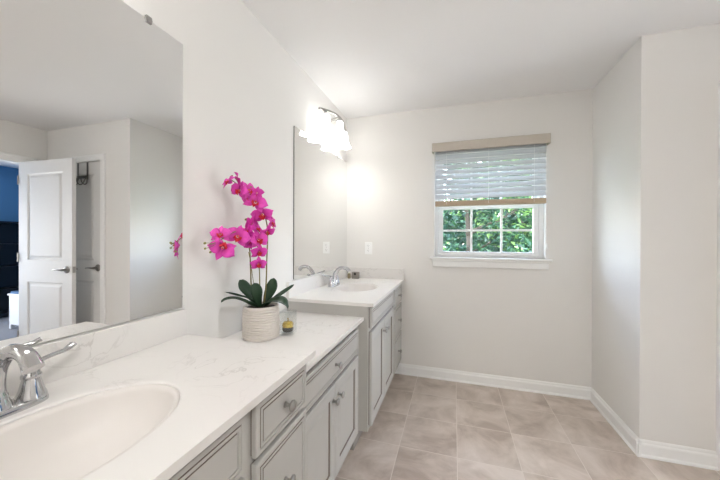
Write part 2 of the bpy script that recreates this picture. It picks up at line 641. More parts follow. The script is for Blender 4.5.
def frame_rect(bm, x0, x1, z0, z1, y0, y1, l, r, b, t):
    box(bm, x0, x0 + l, y0, y1, z0, z1)
    box(bm, x1 - r, x1, y0, y1, z0, z1)
    box(bm, x0 + l, x1 - r, y0, y1, z0, z0 + b)
    box(bm, x0 + l, x1 - r, y0, y1, z1 - t, z1)


bm = bmesh.new()
frame_rect(bm, WX0, WX1, WZ0, WZ1, D + 0.06, D + 0.14, 0.03, 0.03, 0.03, 0.03)
wpart('window_frame', bm, M_PLASTIC, bevel=0.003)
SX0, SX1, SZ0, SZ1 = 0.879, 1.693, 1.106, 1.56
bm = bmesh.new()
frame_rect(bm, SX0, SX1, SZ0, SZ1, YG - 0.018, YG + 0.018, 0.037, 0.037, 0.038, 0.036)
for k in (1, 2):
    xm = SX0 + 0.037 + (SX1 - SX0 - 0.074) * k / 3
    box(bm, xm - 0.009, xm + 0.009, YG - 0.008, YG + 0.008, SZ0 + 0.03, SZ1 - 0.03)
box(bm, SX0 + 0.03, SX1 - 0.03, YG - 0.0078, YG + 0.0078, 1.334 - 0.009, 1.334 + 0.009)
wpart('lower_sash', bm, M_PLASTIC, bevel=0.002)
wpart('pane', B(SX0 + 0.03, SX1 - 0.03, YG - 0.002, YG + 0.002, SZ0 + 0.03, SZ1 - 0.03), M_GLASS)
bm = bmesh.new()
frame_rect(bm, SX0, SX1, 1.53, 2.012, YG + 0.02, YG + 0.05, 0.037, 0.037, 0.036, 0.036)
for k in (1, 2):
    xm = SX0 + 0.037 + (SX1 - SX0 - 0.074) * k / 3
    box(bm, xm - 0.009, xm + 0.009, YG + 0.027, YG + 0.043, 1.56, 1.98)
box(bm, SX0 + 0.03, SX1 - 0.03, YG + 0.0272, YG + 0.0428, 1.776, 1.794)
wpart('upper_sash', bm, M_PLASTIC, bevel=0.002)
wpart('pane', B(SX0 + 0.03, SX1 - 0.03, YG + 0.033, YG + 0.037, 1.56, 2.0), M_GLASS)
bm = bmesh.new()
box(bm, 0.805, 1.772, D - 0.040, D + 0.06, WZ0 - 0.02, WZ0)
wpart('window_sill', bm, M_TRIM, bevel=0.006, segs=3)
bm = bmesh.new()
box(bm, 0.828, 1.748, D - 0.016, D, WZ0 - 0.085, WZ0 - 0.02)
box(bm, 0.822, 1.754, D - 0.022, D, WZ0 - 0.036, WZ0 - 0.02)
wpart('window_apron', bm, M_TRIM, bevel=0.004)

# ------------------------------------------------------------------ blind
bl = thing('window_blind', 'half-raised white slatted blind with beige valance over the window', 'blind', (1.29, D - 0.04, 1.56))


def bpart(name, bm, mats, parent=bl, **k):
    for v in bm.verts:
        v.co -= Vector(bl.location)
    return obj(name, bm, mats, parent, **k)


bm = bmesh.new()
box(bm, 0.826, 1.742, D - 0.078, D - 0.066, 2.022, 2.098)
box(bm, 0.826, 0.838, D - 0.066, D, 2.022, 2.098)
box(bm, 1.730, 1.742, D - 0.066, D, 2.022, 2.098)
box(bm, 0.826, 1.742, D - 0.079, D - 0.066, 2.087, 2.0985)
bpart('valance', bm, M_VAL, bevel=0.004)
bpart('headrail', B(0.848, 1.722, D - 0.06, D - 0.004, 2.045, 2.085), M_PLASTIC)
bm = bmesh.new()
NS = 10
rr = random.Random(3)
for i in range(NS):
    zc = 2.022 - i * 0.0436
    tilt = math.radians(59.5 + rr.uniform(-3, 3))
    sag = [rr.uniform(-0.0012, 0.0012) for _ in range(9)]
    yc = D - 0.035
    prev = None
    for j in range(9):
        x = 0.853 + (1.719 - 0.853) * j / 8
        row = []
        for (s, th) in ((-1, -1), (0, -1), (1, -1), (1, 1), (0, 1), (-1, 1)):
            a = s * 0.025
            cv = (0.0022 if s == 0 else 0) + th * 0.0012
            yy = yc + a * math.cos(tilt) + cv * math.sin(tilt)
            zz = zc + a * math.sin(tilt) - cv * math.cos(tilt) + sag[j]
            row.append(bm.verts.new((x, yy, zz)))
        if prev:
            for k in range(6):
                bm.faces.new((prev[k], prev[(k + 1) % 6], row[(k + 1) % 6], row[k]))
        else:
            bm.faces.new(row)
        prev = row
    bm.faces.new(prev)
bpart('slats', bm, M_BLIND)
bpart('bottom_rail', B(0.853, 1.719, D - 0.061, D - 0.009, 1.545, 1.590), M_RAIL, bevel=0.006)
for x in (0.95, 1.29, 1.63):
    bm = bmesh.new()
    tube(bm, [(x, D - 0.0625, 1.56), (x, D - 0.0625, 2.05)], 0.0011, 5)
    bpart('ladder_cord', bm, M_PLASTIC)
bm = bmesh.new()
tube(bm, [(1.715, D - 0.066, 2.06), (1.718, D - 0.066, 1.22)], 0.0014, 5)
lathe(bm, [(0.003, 0.045), (0.008, 0.02), (0.009, 0.0), (0.004, -0.003)], (1.718, D - 0.066, 1.18), 10)
bpart('pull_cord', bm, M_PLASTIC, smooth=True)

# ------------------------------------------------------------------ cabinets
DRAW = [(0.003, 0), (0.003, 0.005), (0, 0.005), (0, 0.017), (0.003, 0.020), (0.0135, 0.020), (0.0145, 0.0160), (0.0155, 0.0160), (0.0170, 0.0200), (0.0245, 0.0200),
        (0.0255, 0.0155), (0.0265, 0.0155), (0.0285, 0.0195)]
DRAW_M = [1, 1, 0, 0, 0, 0, 0, 1, 0, 0, 0, 1]  # leading entries paint the reveal behind each front dark, as gap shade
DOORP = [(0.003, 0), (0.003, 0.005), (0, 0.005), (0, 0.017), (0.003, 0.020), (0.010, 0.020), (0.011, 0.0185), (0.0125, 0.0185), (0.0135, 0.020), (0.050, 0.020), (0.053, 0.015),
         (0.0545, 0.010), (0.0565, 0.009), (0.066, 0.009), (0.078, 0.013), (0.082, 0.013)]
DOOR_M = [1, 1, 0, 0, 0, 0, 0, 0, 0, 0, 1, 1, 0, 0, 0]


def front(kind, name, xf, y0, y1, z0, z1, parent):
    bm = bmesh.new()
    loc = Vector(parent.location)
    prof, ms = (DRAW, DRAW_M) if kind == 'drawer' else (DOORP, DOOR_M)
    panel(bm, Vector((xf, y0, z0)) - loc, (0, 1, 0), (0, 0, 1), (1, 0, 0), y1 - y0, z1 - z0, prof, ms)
    return obj(name, bm, [M_CAB, M_GLAZE_GAP], parent)


def knob(parent, x, y, z):
    loc = Vector(parent.parent.location)
    bm = lathe(bmesh.new(), [(0.0085, 0), (0.0085, 0.003), (0.0055, 0.005), (0.005, 0.014), (0.0095, 0.018), (0.0155, 0.021), (0.0165, 0.025), (0.0135, 0.029), (0.006, 0.031)],
               Vector((x, y, z)) - loc, 18, axis='x')
    return obj('knob', bm, M_NICKEL, parent, smooth=50)


def cab_body(name, y0, y1, xb, xk, ztop, parent, toe=0.125):
    loc = Vector(parent.location)
    bm = bmesh.new()
    w_ = 0.018
    box(bm, 0.004, xb, y0, y0 + w_, toe, ztop)
    box(bm, 0.004, xb, y1 - w_, y1, toe, ztop)
    box(bm, 0.004, 0.004 + w_, y0 + w_, y1 - w_, toe, ztop)
    box(bm, xb - w_, xb, y0 + w_, y1 - w_, toe, ztop)
    box(bm, 0.004 + w_, xb - w_, y0 + w_, y1 - w_, toe, toe + w_)
    for v in bm.verts:
        v.co -= loc
    o = obj('body', bm, M_CAB, parent)
    bm = B(0.004, xk, y0 + 0.002, y1 - 0.002, 0, toe)
    for v in bm.verts:
        v.co -= loc
    obj('toe_kick', bm, M_KICK, parent)
    return o


XV = 0.535                      # face of the vanity boxes, fronts stand 20 mm proud
# far vanity
fv = thing('vanity_cabinet', 'grey vanity cabinet with two doors and three drawers beside the window wall', 'cabinet', (0.27, 2.245, 0), 'bathroom vanity cabinets')
cab_body('body', 1.69, 2.796, XV, 0.45, CH - 0.02, fv)
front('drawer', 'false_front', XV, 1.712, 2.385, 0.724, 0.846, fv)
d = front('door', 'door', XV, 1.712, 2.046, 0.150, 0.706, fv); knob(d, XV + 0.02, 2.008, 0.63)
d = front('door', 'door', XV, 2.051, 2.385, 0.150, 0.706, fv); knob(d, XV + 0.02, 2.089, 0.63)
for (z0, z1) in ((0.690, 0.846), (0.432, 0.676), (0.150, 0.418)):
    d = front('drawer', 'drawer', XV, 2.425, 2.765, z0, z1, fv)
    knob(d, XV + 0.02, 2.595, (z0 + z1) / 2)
# desk section in the middle
XL = 0.478
dv = thing('desk_cabinet', 'lower grey cabinet under the orchid, one wide drawer above two doors', 'cabinet', (0.24, 1.3, 0))
cab_body('body', 0.924, 1.688, XL, 0.41, LH - 0.02, dv)
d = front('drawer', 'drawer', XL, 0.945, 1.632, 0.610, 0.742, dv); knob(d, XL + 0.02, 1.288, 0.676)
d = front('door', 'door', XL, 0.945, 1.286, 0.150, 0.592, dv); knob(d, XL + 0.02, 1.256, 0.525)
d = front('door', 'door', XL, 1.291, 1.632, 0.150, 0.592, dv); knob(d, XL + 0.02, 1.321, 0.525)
# near vanity
nv = thing('vanity_cabinet', 'grey vanity cabinet nearest the viewer under the large mirror', 'cabinet', (0.27, 0.36, 0), 'bathroom vanity cabinets')
cab_body('body', -0.19, 0.912, XV, 0.45, CH - 0.02, nv)
for (y0, y1) in ((0.628, 0.890), (-0.168, 0.094)):
    for (z0, z1) in ((0.712, 0.846), (0.432, 0.697), (0.150, 0.418)):
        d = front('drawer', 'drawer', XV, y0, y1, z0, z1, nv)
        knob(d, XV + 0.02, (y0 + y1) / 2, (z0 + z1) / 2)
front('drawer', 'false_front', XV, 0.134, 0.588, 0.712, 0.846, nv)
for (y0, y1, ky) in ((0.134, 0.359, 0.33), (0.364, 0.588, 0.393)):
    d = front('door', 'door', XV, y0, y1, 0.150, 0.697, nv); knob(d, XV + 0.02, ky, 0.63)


# ------------------------------------------------------------------ countertops, sinks
def slab_with_hole(bm, x0, x1, y0, y1, z0, z1, c, rx, ry, N=96):
    angs = [2 * math.pi * k / N for k in range(N)]
    for X in (x0, x1):
        for Y in (y0, y1):
            angs.append(math.atan2(Y - c[1], X - c[0]) % (2 * math.pi))
    angs = sorted(set(round(a, 6) for a in angs))
    def rim(a):
        ca, sa = math.cos(a), math.sin(a)
        k = 1 / math.sqrt((ca / rx) ** 2 + (sa / ry) ** 2)
        return c[0] + ca * k, c[1] + sa * k
    def edge(a):
        ca, sa = math.cos(a), math.sin(a)
        ts = []
        if abs(ca) > 1e-9:
            ts.append(((x1 if ca > 0 else x0) - c[0]) / ca)
        if abs(sa) > 1e-9:
            ts.append(((y1 if sa > 0 else y0) - c[1]) / sa)
        t = min(ts)
        return c[0] + ca * t, c[1] + sa * t
    R = {}
    for a in angs:
        e, r = edge(a), rim(a)
        def inn(d_, z_):
            return bm.verts.new((c[0] + (r[0] - c[0]) * (1 - d_ / rx), c[1] + (r[1] - c[1]) * (1 - d_ / rx), z_))
        R[a] = [bm.verts.new((e[0], e[1], z0)), bm.verts.new((e[0], e[1], z1)), inn(0, z1), inn(0.002, z1 - 0.0004),
                inn(0.0038, z1 - 0.0016), inn(0.0048, z1 - 0.0036), inn(0.0050, z1 - 0.006), inn(0.0050, z0)]
    n = len(angs)
    for i in range(n):
        A, C = R[angs[i]], R[angs[(i + 1) % n]]
        for k in range(8):
            f = bm.faces.new((A[k], A[(k + 1) % 8], C[(k + 1) % 8], C[k]))
            f.smooth = 2 <= k <= 5
    return bm


def counter(label, y0, y1, depth, ztop, sink=None, splash=True, back=None, group=None):
    t = thing('countertop', label, 'countertop', (0, (y0 + y1) / 2, ztop - 0.02), group)
    loc = Vector(t.location)
    bm = bmesh.new()
    if sink:
        slab_with_hole(bm, 0.002, depth, y0, y1, ztop - 0.02, ztop, sink[0], sink[1], sink[2])
    else:
        box(bm, 0.002, depth, y0, y1, ztop - 0.02, ztop)
    for v in bm.verts:
        v.co -= loc
    obj('slab', bm, M_QUARTZ, t)
    if splash:
        bm = B(0.001, 0.021, y0, y1, ztop, ztop + 0.10)
        for v in bm.verts:
            v.co -= loc
        obj('backsplash', bm, M_QUARTZ, t, bevel=0.0015)
    if back:
        bm = B(0.0215, depth, back - 0.02, back, ztop, ztop + 0.10)
        for v in bm.verts:
            v.co -= loc
        obj('side_splash', bm, M_QUARTZ, t, bevel=0.0015)
    return t


NSINK = ((0.305, 0.366), 0.165, 0.236)
FSINK = ((0.295, 2.245), 0.165, 0.215)
counter('white quartz vanity top with sink in the corner by the window wall', 1.682, 2.798, 0.571, CH, FSINK, True, 2.798, 'vanity tops')
counter('lower white quartz desk top under the potted orchid', 0.924, 1.689, 0.511, LH, None, False)
counter('large white quartz vanity top nearest the viewer', -0.2, 0.922, 0.571, CH, NSINK, True, None, 'vanity tops')


def sink(label, s):
    (cx, cy), rx, ry = s
    t = thing('sink', label, 'sink', (cx, cy, CH - 0.15), 'undermount sinks')
    loc = Vector(t.location)
    rx, ry = rx - 0.0051, ry - 0.0072
    prof = [(1.0, -0.006), (0.98, -0.020), (0.945, -0.044), (0.89, -0.070), (0.80, -0.094), (0.68, -0.113), (0.5, -0.128), (0.3, -0.137), (0.14, -0.140)]
    bm = bmesh.new()
    N = 64
    rings = [[bm.verts.new((rx * r * math.cos(2 * math.pi * k / N), ry * r * math.sin(2 * math.pi * k / N), CH + z - loc.z)) for k in range(N)] for r, z in prof]
    for i in range(len(rings) - 1):
        for k in range(N):
            bm.faces.new((rings[i][k], rings[i][(k + 1) % N], rings[i + 1][(k + 1) % N], rings[i + 1][k]))
    bm.faces.new(rings[-1])
    o = obj('basin', bm, M_CERAM, t, smooth=True)
    sm = o.modifiers.new('thick', 'SOLIDIFY'); sm.thickness = 0.008; sm.offset = -1
    bm = lathe(bmesh.new(), [(0.023, 0.0), (0.023, 0.003), (0.016, 0.0035), (0.013, 0.006), (0.004, 0.008)], (0, 0, CH - 0.140 - loc.z), 20)
    obj('drain', bm, M_CHROME, t, smooth=40)
    return t


sink('oval white sink set in the nearest vanity top', NSINK)
sink('oval white sink in the vanity top by the window wall', FSINK)


def faucet(label, y):
    t = thing('faucet', label, 'faucet', (0.095, y, CH), 'bathroom faucets')
    bm = bmesh.new()
    N = 40
    rings = []
    for s, z in ((1.0, 0.0), (1.0, 0.006), (0.93, 0.011), (0.8, 0.013)):
        ring = []
        for k in range(N):
            a = 2 * math.pi * k / N
            ca, sa = math.cos(a), math.sin(a)
            px = 0.031 * s * abs(ca) ** 0.8 * (1 if ca > 0 else -1)
            py = 0.086 * (1 - (1 - s) * 0.36) * abs(sa) ** 0.55 * (1 if sa > 0 else -1)
            ring.append(bm.verts.new((px, py, z)))
        rings.append(ring)
    for i in range(len(rings) - 1):
        for k in range(N):
            bm.faces.new((rings[i][k], rings[i][(k + 1) % N], rings[i + 1][(k + 1) % N], rings[i + 1][k]))
    bm.faces.new(rings[0]); bm.faces.new(rings[-1])
    obj('base_plate', bm, M_CHROME, t, smooth=50)
    bm = bmesh.new()
    lathe(bm, [(0.027, 0.010), (0.0265, 0.016), (0.022, 0.030), (0.0205, 0.034), (0.0205, 0.040), (0.018, 0.044), (0.016, 0.06)], (0, 0, 0), 24)
    path = spline([(0, 0, 0.045), (0.002, 0, 0.070), (0.014, 0, 0.103), (0.046, 0, 0.136), (0.080, 0, 0.145), (0.111, 0, 0.138), (0.131, 0, 0.116)], 7)
    tube(bm, path, lambda u: 0.0175 - 0.003 * math.sin(u * math.pi * 0.8) + 0.0012 * max(0, u - 0.8) * 5, 18, upv=(0, 1, 0))
    obj('spout', bm, M_CHROME, t, smooth=50)
    for s in (-1, 1):
        bm = bmesh.new()
        lathe(bm, [(0.027, 0.010), (0.026, 0.017), (0.0205, 0.032), (0.0165, 0.050), (0.0155, 0.055), (0.0175, 0.057), (0.0175, 0.063), (0.015, 0.066), (0.014, 0.074), (0.009, 0.084), (0.003, 0.087)], (0, s * 0.058, 0), 22)
        h = obj('handle', bm, M_CHROME, t, smooth=50)
        bm = bmesh.new()
        path = spline([(0.0, s * 0.058, 0.076), (-0.004, s * 0.075, 0.087), (-0.010, s * 0.105, 0.091), (-0.018, s * 0.132, 0.092), (-0.024, s * 0.150, 0.099)], 6)
        tube(bm, path, lambda u: 0.0100 - 0.003 * math.sin(u * math.pi) + 0.0005, 12, flat=0.62)
        obj('lever', bm, M_CHROME, h, smooth=True)
    return t


faucet('chrome two-handle faucet at the left edge of the photo', 0.374)
faucet('small chrome arched faucet on the vanity by the window wall', 2.245)


# ------------------------------------------------------------------ mirrors
def mirror(label, y0, y1, z0, z1, clips):
    t = thing('wall_mirror', label, 'mirror', (0.001, (y0 + y1) / 2, z0), 'frameless wall mirrors')
    loc = Vector(t.location)
    bm = bmesh.new()
    x0, x1 = 0.0015, 0.0070
    panel(bm, Vector((x0, y0, z0)) - loc, (0, 1, 0), (0, 0, 1), (1, 0, 0), y1 - y0, z1 - z0, [(0, 0), (0, x1 - x0)], [1])
    bm.faces.ensure_lookup_table()
    bm.faces[-2].material_index = 0
    bm.faces[-1].material_index = 1
    obj('glass', bm, [M_MIRROR, M_MEDGE], t)
    for (y, z, s) in clips:
        bm = bmesh.new()
        box(bm, 0.0005, 0.0115, y - 0.010, y + 0.010, z + s * 0.0004, z + s * 0.012)
        box(bm, 0.0075, 0.0115, y - 0.010, y + 0.010, z - s * 0.012, z + s * 0.0004)
        for v in bm.verts:
            v.co -= loc
        obj('clip', bm, M_NICKEL, t, bevel=0.0015)
    return t


mirror('large frameless mirror above the nearest vanity', -0.2, 0.912, 0.986, 2.006, [(0.775, 2.006, 1), (0.0, 2.006, 1)])
mirror('smaller frameless mirror above the far vanity in the corner', 1.768, 2.792, 0.986, 2.0, [(2.02, 2.0, 1), (2.55, 2.0, 1)])


# ------------------------------------------------------------------ wall lights
def wall_light(label, y, ms):
    t = thing('wall_light', label, 'wall light', (0, y, 2.195), 'three-shade vanity lights')
    bm = bmesh.new()
    lathe(bm, [(0.062, 0.001), (0.062, 0.008), (0.054, 0.016), (0.03, 0.02)], (0, 0, 0.03), 28, sx=1.0, sy=1.0, axis='x')
    obj('back_plate', bm, M_NICKEL, t, smooth=40)
    bm = bmesh.new()
    path = [(0.095 + 0.055 * math.cos(u * math.pi / 2) - 0.03, u * 0.275, 0.02 + 0.030 * math.cos(u * math.pi / 2)) for u in [i / 14 - 1 for i in range(29)]]
    tube(bm, path, 0.0095, 12)
    tube(bm, [(0.018, 0, 0.03), (0.118, 0, 0.05)], 0.009, 10)
    obj('arched_bar', bm, M_NICKEL, t, smooth=50)
    for s in (-1, 0, 1):
        yy = s * 0.20
        u = yy / 0.275
        bx = 0.065 + 0.055 * math.cos(u * math.pi / 2)
        bz = 0.02 + 0.030 * math.cos(u * math.pi / 2)
        xs, zt = bx, bz - 0.014
        bm = lathe(bmesh.new(), [(0.007, zt + 0.014), (0.007, zt), (0.016, zt - 0.003), (0.024, zt - 0.010), (0.024, zt - 0.018)], (xs, yy, 0), 18)
        obj('shade_holder', bm, M_NICKEL, t, smooth=40)
        prof = [(0.021, -0.018), (0.025, -0.030), (0.0285, -0.060), (0.033, -0.090), (0.040, -0.120), (0.050, -0.145), (0.058, -0.160), (0.058, -0.163),
                (0.055, -0.163), (0.047, -0.145), (0.037, -0.120), (0.030, -0.090), (0.0255, -0.060), (0.019, -0.022)]
        bm = lathe(bmesh.new(), [(r, z * 0.94 + zt) for r, z in prof], (xs, yy, 0), 28, cap0=True, cap1=True)
        sh = obj('shade', bm, M_SHADE, t, smooth=60)
        bm = lathe(bmesh.new(), [(0.010, zt - 0.076), (0.016, zt - 0.086), (0.0205, zt - 0.098), (0.022, zt - 0.110), (0.0195, zt - 0.122), (0.013, zt - 0.130), (0.004, zt - 0.133)], (xs, yy, 0), 18)
        obj('bulb', bm, ms, t, smooth=60)
        sh['label'] = 'lit white glass bell shade'
    return t


wall_light('bar light with three lit bell shades above the corner mirror', 2.30, M_BULB)
wall_light('bar light with three lit bell shades above the large near mirror', 0.36, M_BULB_N)

t = thing('fill_dome_light', 'added round fill lamp, unseen behind the viewer', 'fill light', (1.7, -0.6, H))  # added lamp, out of view, that lifts the room's brightness
obj('rim', lathe(bmesh.new(), [(0.17, 0), (0.17, -0.02), (0.155, -0.028)], (0, 0, -0.0005), 36), M_NICKEL, t, smooth=40)
obj('dome', lathe(bmesh.new(), [(0.152, -0.022), (0.145, -0.05), (0.115, -0.078), (0.06, -0.094), (0.01, -0.098)], (0, 0, -0.001), 36), M_FILL_DOME, t, smooth=60)

# ------------------------------------------------------------------ outlet
t = thing('wall_outlet', 'white double outlet on the wall left of the window', 'outlet', (0.227, D, 1.166))
obj('cover_plate', B(-0.036, 0.036, -0.006, -0.0005, -0.058, 0.058), M_PLASTIC, t, bevel=0.003)
for zz in (-0.024, 0.024):
    s = obj('socket', lathe(bmesh.new(), [(0.0165, -0.0055), (0.0165, -0.0085)], (0, 0, zz), 20, axis='y'), M_PLASTIC, t)
    bm = bmesh.new()
    for sx in (-0.0065, 0.0065):
        box(bm, sx - 0.001, sx + 0.001, -0.0092, -0.0083, zz - 0.001, zz + 0.008)
    lathe(bm, [(0.0022, -0.0083), (0.0022, -0.0092)], (0, 0, zz - 0.008), 8, axis='y')
    obj('slots', bm, M_SLOT, s)
obj('screw', lathe(bmesh.new(), [(0.003, -0.0055), (0.003, -0.0072)], (0, 0, 0), 10, axis='y'), M_NICKEL, t)

# ------------------------------------------------------------------ over-door hooks
t = thing('over_door_hook', 'dark metal double hook hanging over the top of the closed door', 'hook', (2.755, YC, 1.8))
for k, xx in enumerate((-0.073, 0.073)):
    bm = bmesh.new()
    box(bm, xx - 0.011, xx + 0.011, 0.0105, 0.0135, 0.07, 0.2520)
    box(bm, xx - 0.011, xx + 0.011, 0.0105, 0.034, 0.2490, 0.2520)
    obj('strap', bm, M_DARKMETAL, t)
    for s in (-1, 1):
        bm = bmesh.new()
        tube(bm, spline([(xx, 0.009, 0.10), (xx + s * 0.014, 0.0, 0.075), (xx + s * 0.03, -0.012, 0.03), (xx + s * 0.034, -0.035, 0.012),
                         (xx + s * 0.034, -0.058, 0.03), (xx + s * 0.032, -0.064, 0.062)], 6), 0.0055, 8)
        obj('hook', bm, M_DARKMETAL, t, smooth=True)
obj('cross_bar', B(-0.085, 0.085, 0.0070, 0.0100, 0.085, 0.115), M_DARKMETAL, t)

# ------------------------------------------------------------------ orchid
PC = Vector((0.156, 1.205, LH))
orc = thing('potted_orchid', 'magenta orchid in a ribbed cream pot on the low white desk top', 'potted plant', PC)
bm = bmesh.new()
prof = [(0.076, 0.0), (0.0795, 0.002)]
NR = 13
for i in range(NR):
    z0 = 0.005 + i * 0.0108
    rb = 0.0815 + 0.003 * math.sin(math.pi * (i + 0.5) / NR) - 0.002 * (i / NR)
    prof += [(rb - 0.0036, z0), (rb - 0.0006, z0 + 0.0018), (rb + 0.0008, z0 + 0.0050), (rb - 0.0002, z0 + 0.0088)]
prof += [(0.0795, 0.147), (0.078, 0.150), (0.073, 0.150), (0.071, 0.146), (0.070, 0.118)]
lathe(bm, prof, (0, 0, 0), 56, cap1=True)
for v in bm.verts:                          # hand-thrown wobble
    a = math.atan2(v.co.y, v.co.x)
    if 0.01 < v.co.z < 0.143:
        v.co.z += 0.0016 * math.sin(3 * a + v.co.z * 160) + 0.0008 * math.sin(7 * a + v.co.z * 60)
obj('pot', bm, M_POT, orc, smooth=55)
obj('soil', lathe(bmesh.new(), [(0.0700, 0.119), (0.069, 0.138), (0.04, 0.143), (0.01, 0.144)], (0, 0, 0), 32), M_SOIL, orc, smooth=True)


def leaf(pts, wid, roll=0.0, name='leaf', facing=False):
    bm = bmesh.new()
    path = spline(pts, 6)
    N = len(path)
    rows = []
    for i, p in enumerate(path):
        s_ = i / (N - 1)
        dd = (path[min(i + 1, N - 1)] - path[max(i - 1, 0)]).normalized()
        side = dd.cross(Vector((0.70, -0.71, 0.05)) if facing else Vector((0, 0, 1)))
        if side.length < 1e-3:
            side = Vector((1, 0, 0))
        side.normalize()
        side = Matrix.Rotation(roll, 3, dd) @ side
        nn = side.cross(dd).normalized()
        w_ = wid * (0.42 + 0.78 * math.sin(math.pi * min(1, s_ * 1.15) * 0.62) ** 1.2) * math.sqrt(max(0.0, 1 - max(0, (s_ - 0.62) / 0.38) ** 2.2)) + 0.0008
        rows.append([bm.verts.new(p + side * w_ * q + nn * w_ * (0.30 * abs(q) ** 1.3)) for q in (-1, -0.66, -0.33, 0, 0.33, 0.66, 1)])
    for i in range(N - 1):
        for k in range(6):
            bm.faces.new((rows[i][k], rows[i][k + 1], rows[i + 1][k + 1], rows[i + 1][k]))
    o = obj(name, bm, M_LEAF, orc, smooth=True)
    sm = o.modifiers.new('thick', 'SOLIDIFY'); sm.thickness = 0.0016; sm.offset = 0
    return o


c0 = Vector((0, 0, 0.139))
leaf([c0 + Vector((-0.012, -0.01, 0)), (-0.0320, -0.0250, 0.1929), (-0.0524, -0.0550, 0.2380), (-0.0607, -0.0750, 0.2721)], 0.021, math.radians(20), facing=True)
leaf([c0 + Vector((0.0, -0.012, 0)), (0.0087, -0.0400, 0.1935), (0.0106, -0.0500, 0.2269), (0.0010, -0.0550, 0.2587)], 0.021, math.radians(-15), facing=True)
leaf([c0 + Vector((0.012, 0.012, 0)), (0.0195, 0.0250, 0.1870), (0.0345, 0.0350, 0.2288), (0.0420, 0.0400, 0.2713)], 0.021, math.radians(-25), facing=True)
leaf([c0 + Vector((-0.012, -0.008, 0)), (-0.0254, -0.0550, 0.1851), (-0.0522, -0.0950, 0.2043), (-0.0728, -0.1450, 0.2270)], 0.014, math.radians(12))
leaf([c0 + Vector((-0.008, -0.014, 0)), (-0.0152, -0.0750, 0.1718), (-0.0420, -0.1200, 0.1964), (-0.0675, -0.1450, 0.1974), (-0.0854, -0.1600, 0.1864)], 0.019, math.radians(18))
leaf([c0 + Vector((0.010, -0.006, 0)), (0.0468, -0.0150, 0.1683), (0.0940, -0.0150, 0.1782), (0.1239, -0.0050, 0.1668), (0.1385, 0.0050, 0.1385)], 0.027, math.radians(14))
leaf([c0 + Vector((0.012, 0.008, 0)), (0.0456, 0.0350, 0.1773), (0.0748, 0.0750, 0.2055), (0.1063, 0.1150, 0.2327)], 0.008, math.radians(20), facing=True)


def stem(pts, r0=0.0036, r1=0.0018):
    bm = bmesh.new()
    tube(bm, spline(pts, 8), lambda u: r0 + (r1 - r0) * u, 8)
    return obj('stem', bm, M_STEM, orc, smooth=True)


stem([c0 + Vector((0.004, 0.012, -0.004)), (0.0187, 0.0100, 0.2412), (0.0179, 0.0170, 0.3578), (0.0179, 0.0230, 0.4707), (0.0158, 0.0170, 0.5365), (0.0047, -0.0100, 0.6045),
      (-0.0143, -0.0500, 0.6507), (-0.0375, -0.0950, 0.6850), (-0.0618, -0.1350, 0.7139)])
stem([c0 + Vector((-0.006, -0.006, -0.004)), (-0.0359, -0.0200, 0.2197), (-0.0385, -0.0270, 0.3223), (-0.0342, -0.0400, 0.4060), (-0.0343, -0.0650, 0.4607), (-0.0365, -0.1150, 0.4887), (-0.0369, -0.1750, 0.4727), (-0.0416, -0.2200, 0.4480), (-0.0528, -0.2600, 0.4325)])
stem([c0 + Vector((0.0, 0.004, -0.004)), (-0.0069, 0.0000, 0.2180), (-0.0089, -0.0020, 0.3117), (-0.0110, -0.0100, 0.4053), (-0.0147, -0.0200, 0.4610), (-0.0199, -0.0350, 0.5158), (-0.0270, -0.0400, 0.5476)], 0.003, 0.0016)
bm = bmesh.new()
tube(bm, spline([c0 + Vector((-0.009, -0.002, -0.004)), (-0.0186, -0.0250, 0.2306), (-0.0345, -0.0330, 0.3506), (-0.0396, -0.0400, 0.3967)], 8), 0.0015, 6)
obj('support_stake', bm, M_STEM, orc, smooth=True)


def petal(bm, length, width, ang, lift=0.12, cup=0.25, n=9, wav=0.0):
    rows = []
    for i in range(n + 1):
        s_ = i / n
        w_ = width * math.sin(math.pi * (0.06 + 0.90 * s_) ** 0.8) ** 0.75
        if i == n:
            w_ *= 0.55
        r = 0.004 + length * s_
        z = lift * length * math.sin(s_ * math.pi * 0.9) - 0.10 * length * s_ * s_
        row = []
        for q in (-1, -0.5, 0, 0.5, 1):
            x, y = r - 0.10 * length * q * q * s_, w_ * q
            zz = z + cup * w_ * q * q + wav * math.sin(q * 4 + s_ * 6) * s_
            row.append(bm.verts.new((x * math.cos(ang) - y * math.sin(ang), x * math.sin(ang) + y * math.cos(ang), zz)))
        rows.append(row)
    for i in range(n):
        for k in range(4):
            bm.faces.new((rows[i][k], rows[i][k + 1], rows[i + 1][k + 1], rows[i + 1][k]))


bm = bmesh.new()
for a in (90, 214, 326):
    petal(bm, 0.042, 0.0125, math.radians(a), 0.03, 0.22)
ptm = None
for a in (12, 168):
    petal(bm, 0.044, 0.0225, math.radians(a), 0.24, 0.10, wav=0.0012)
for v in bm.verts:
    pass
f0 = obj('flower', bm, M_PETAL, orc, smooth=True)
f0.modifiers.new('thick', 'SOLIDIFY').thickness = 0.0009
bm = bmesh.new()
petal(bm, 0.019, 0.0085, math.radians(270), 0.55, 0.5, 6)
petal(bm, 0.013, 0.006, math.radians(215), 0.95, 0.6, 6)
petal(bm, 0.013, 0.006, math.radians(325), 0.95, 0.6, 6)
lip0 = obj('lip', bm, M_LIP, f0, smooth=True)
lip0.modifiers.new('thick', 'SOLIDIFY').thickness = 0.0012
bm = lathe(bmesh.new(), [(0.0032, 0.0), (0.0038, 0.004), (0.0034, 0.008), (0.0015, 0.010)], (0, 0.001, 0.001), 10)
col0 = obj('column', bm, M_LIPY, f0, smooth=True)

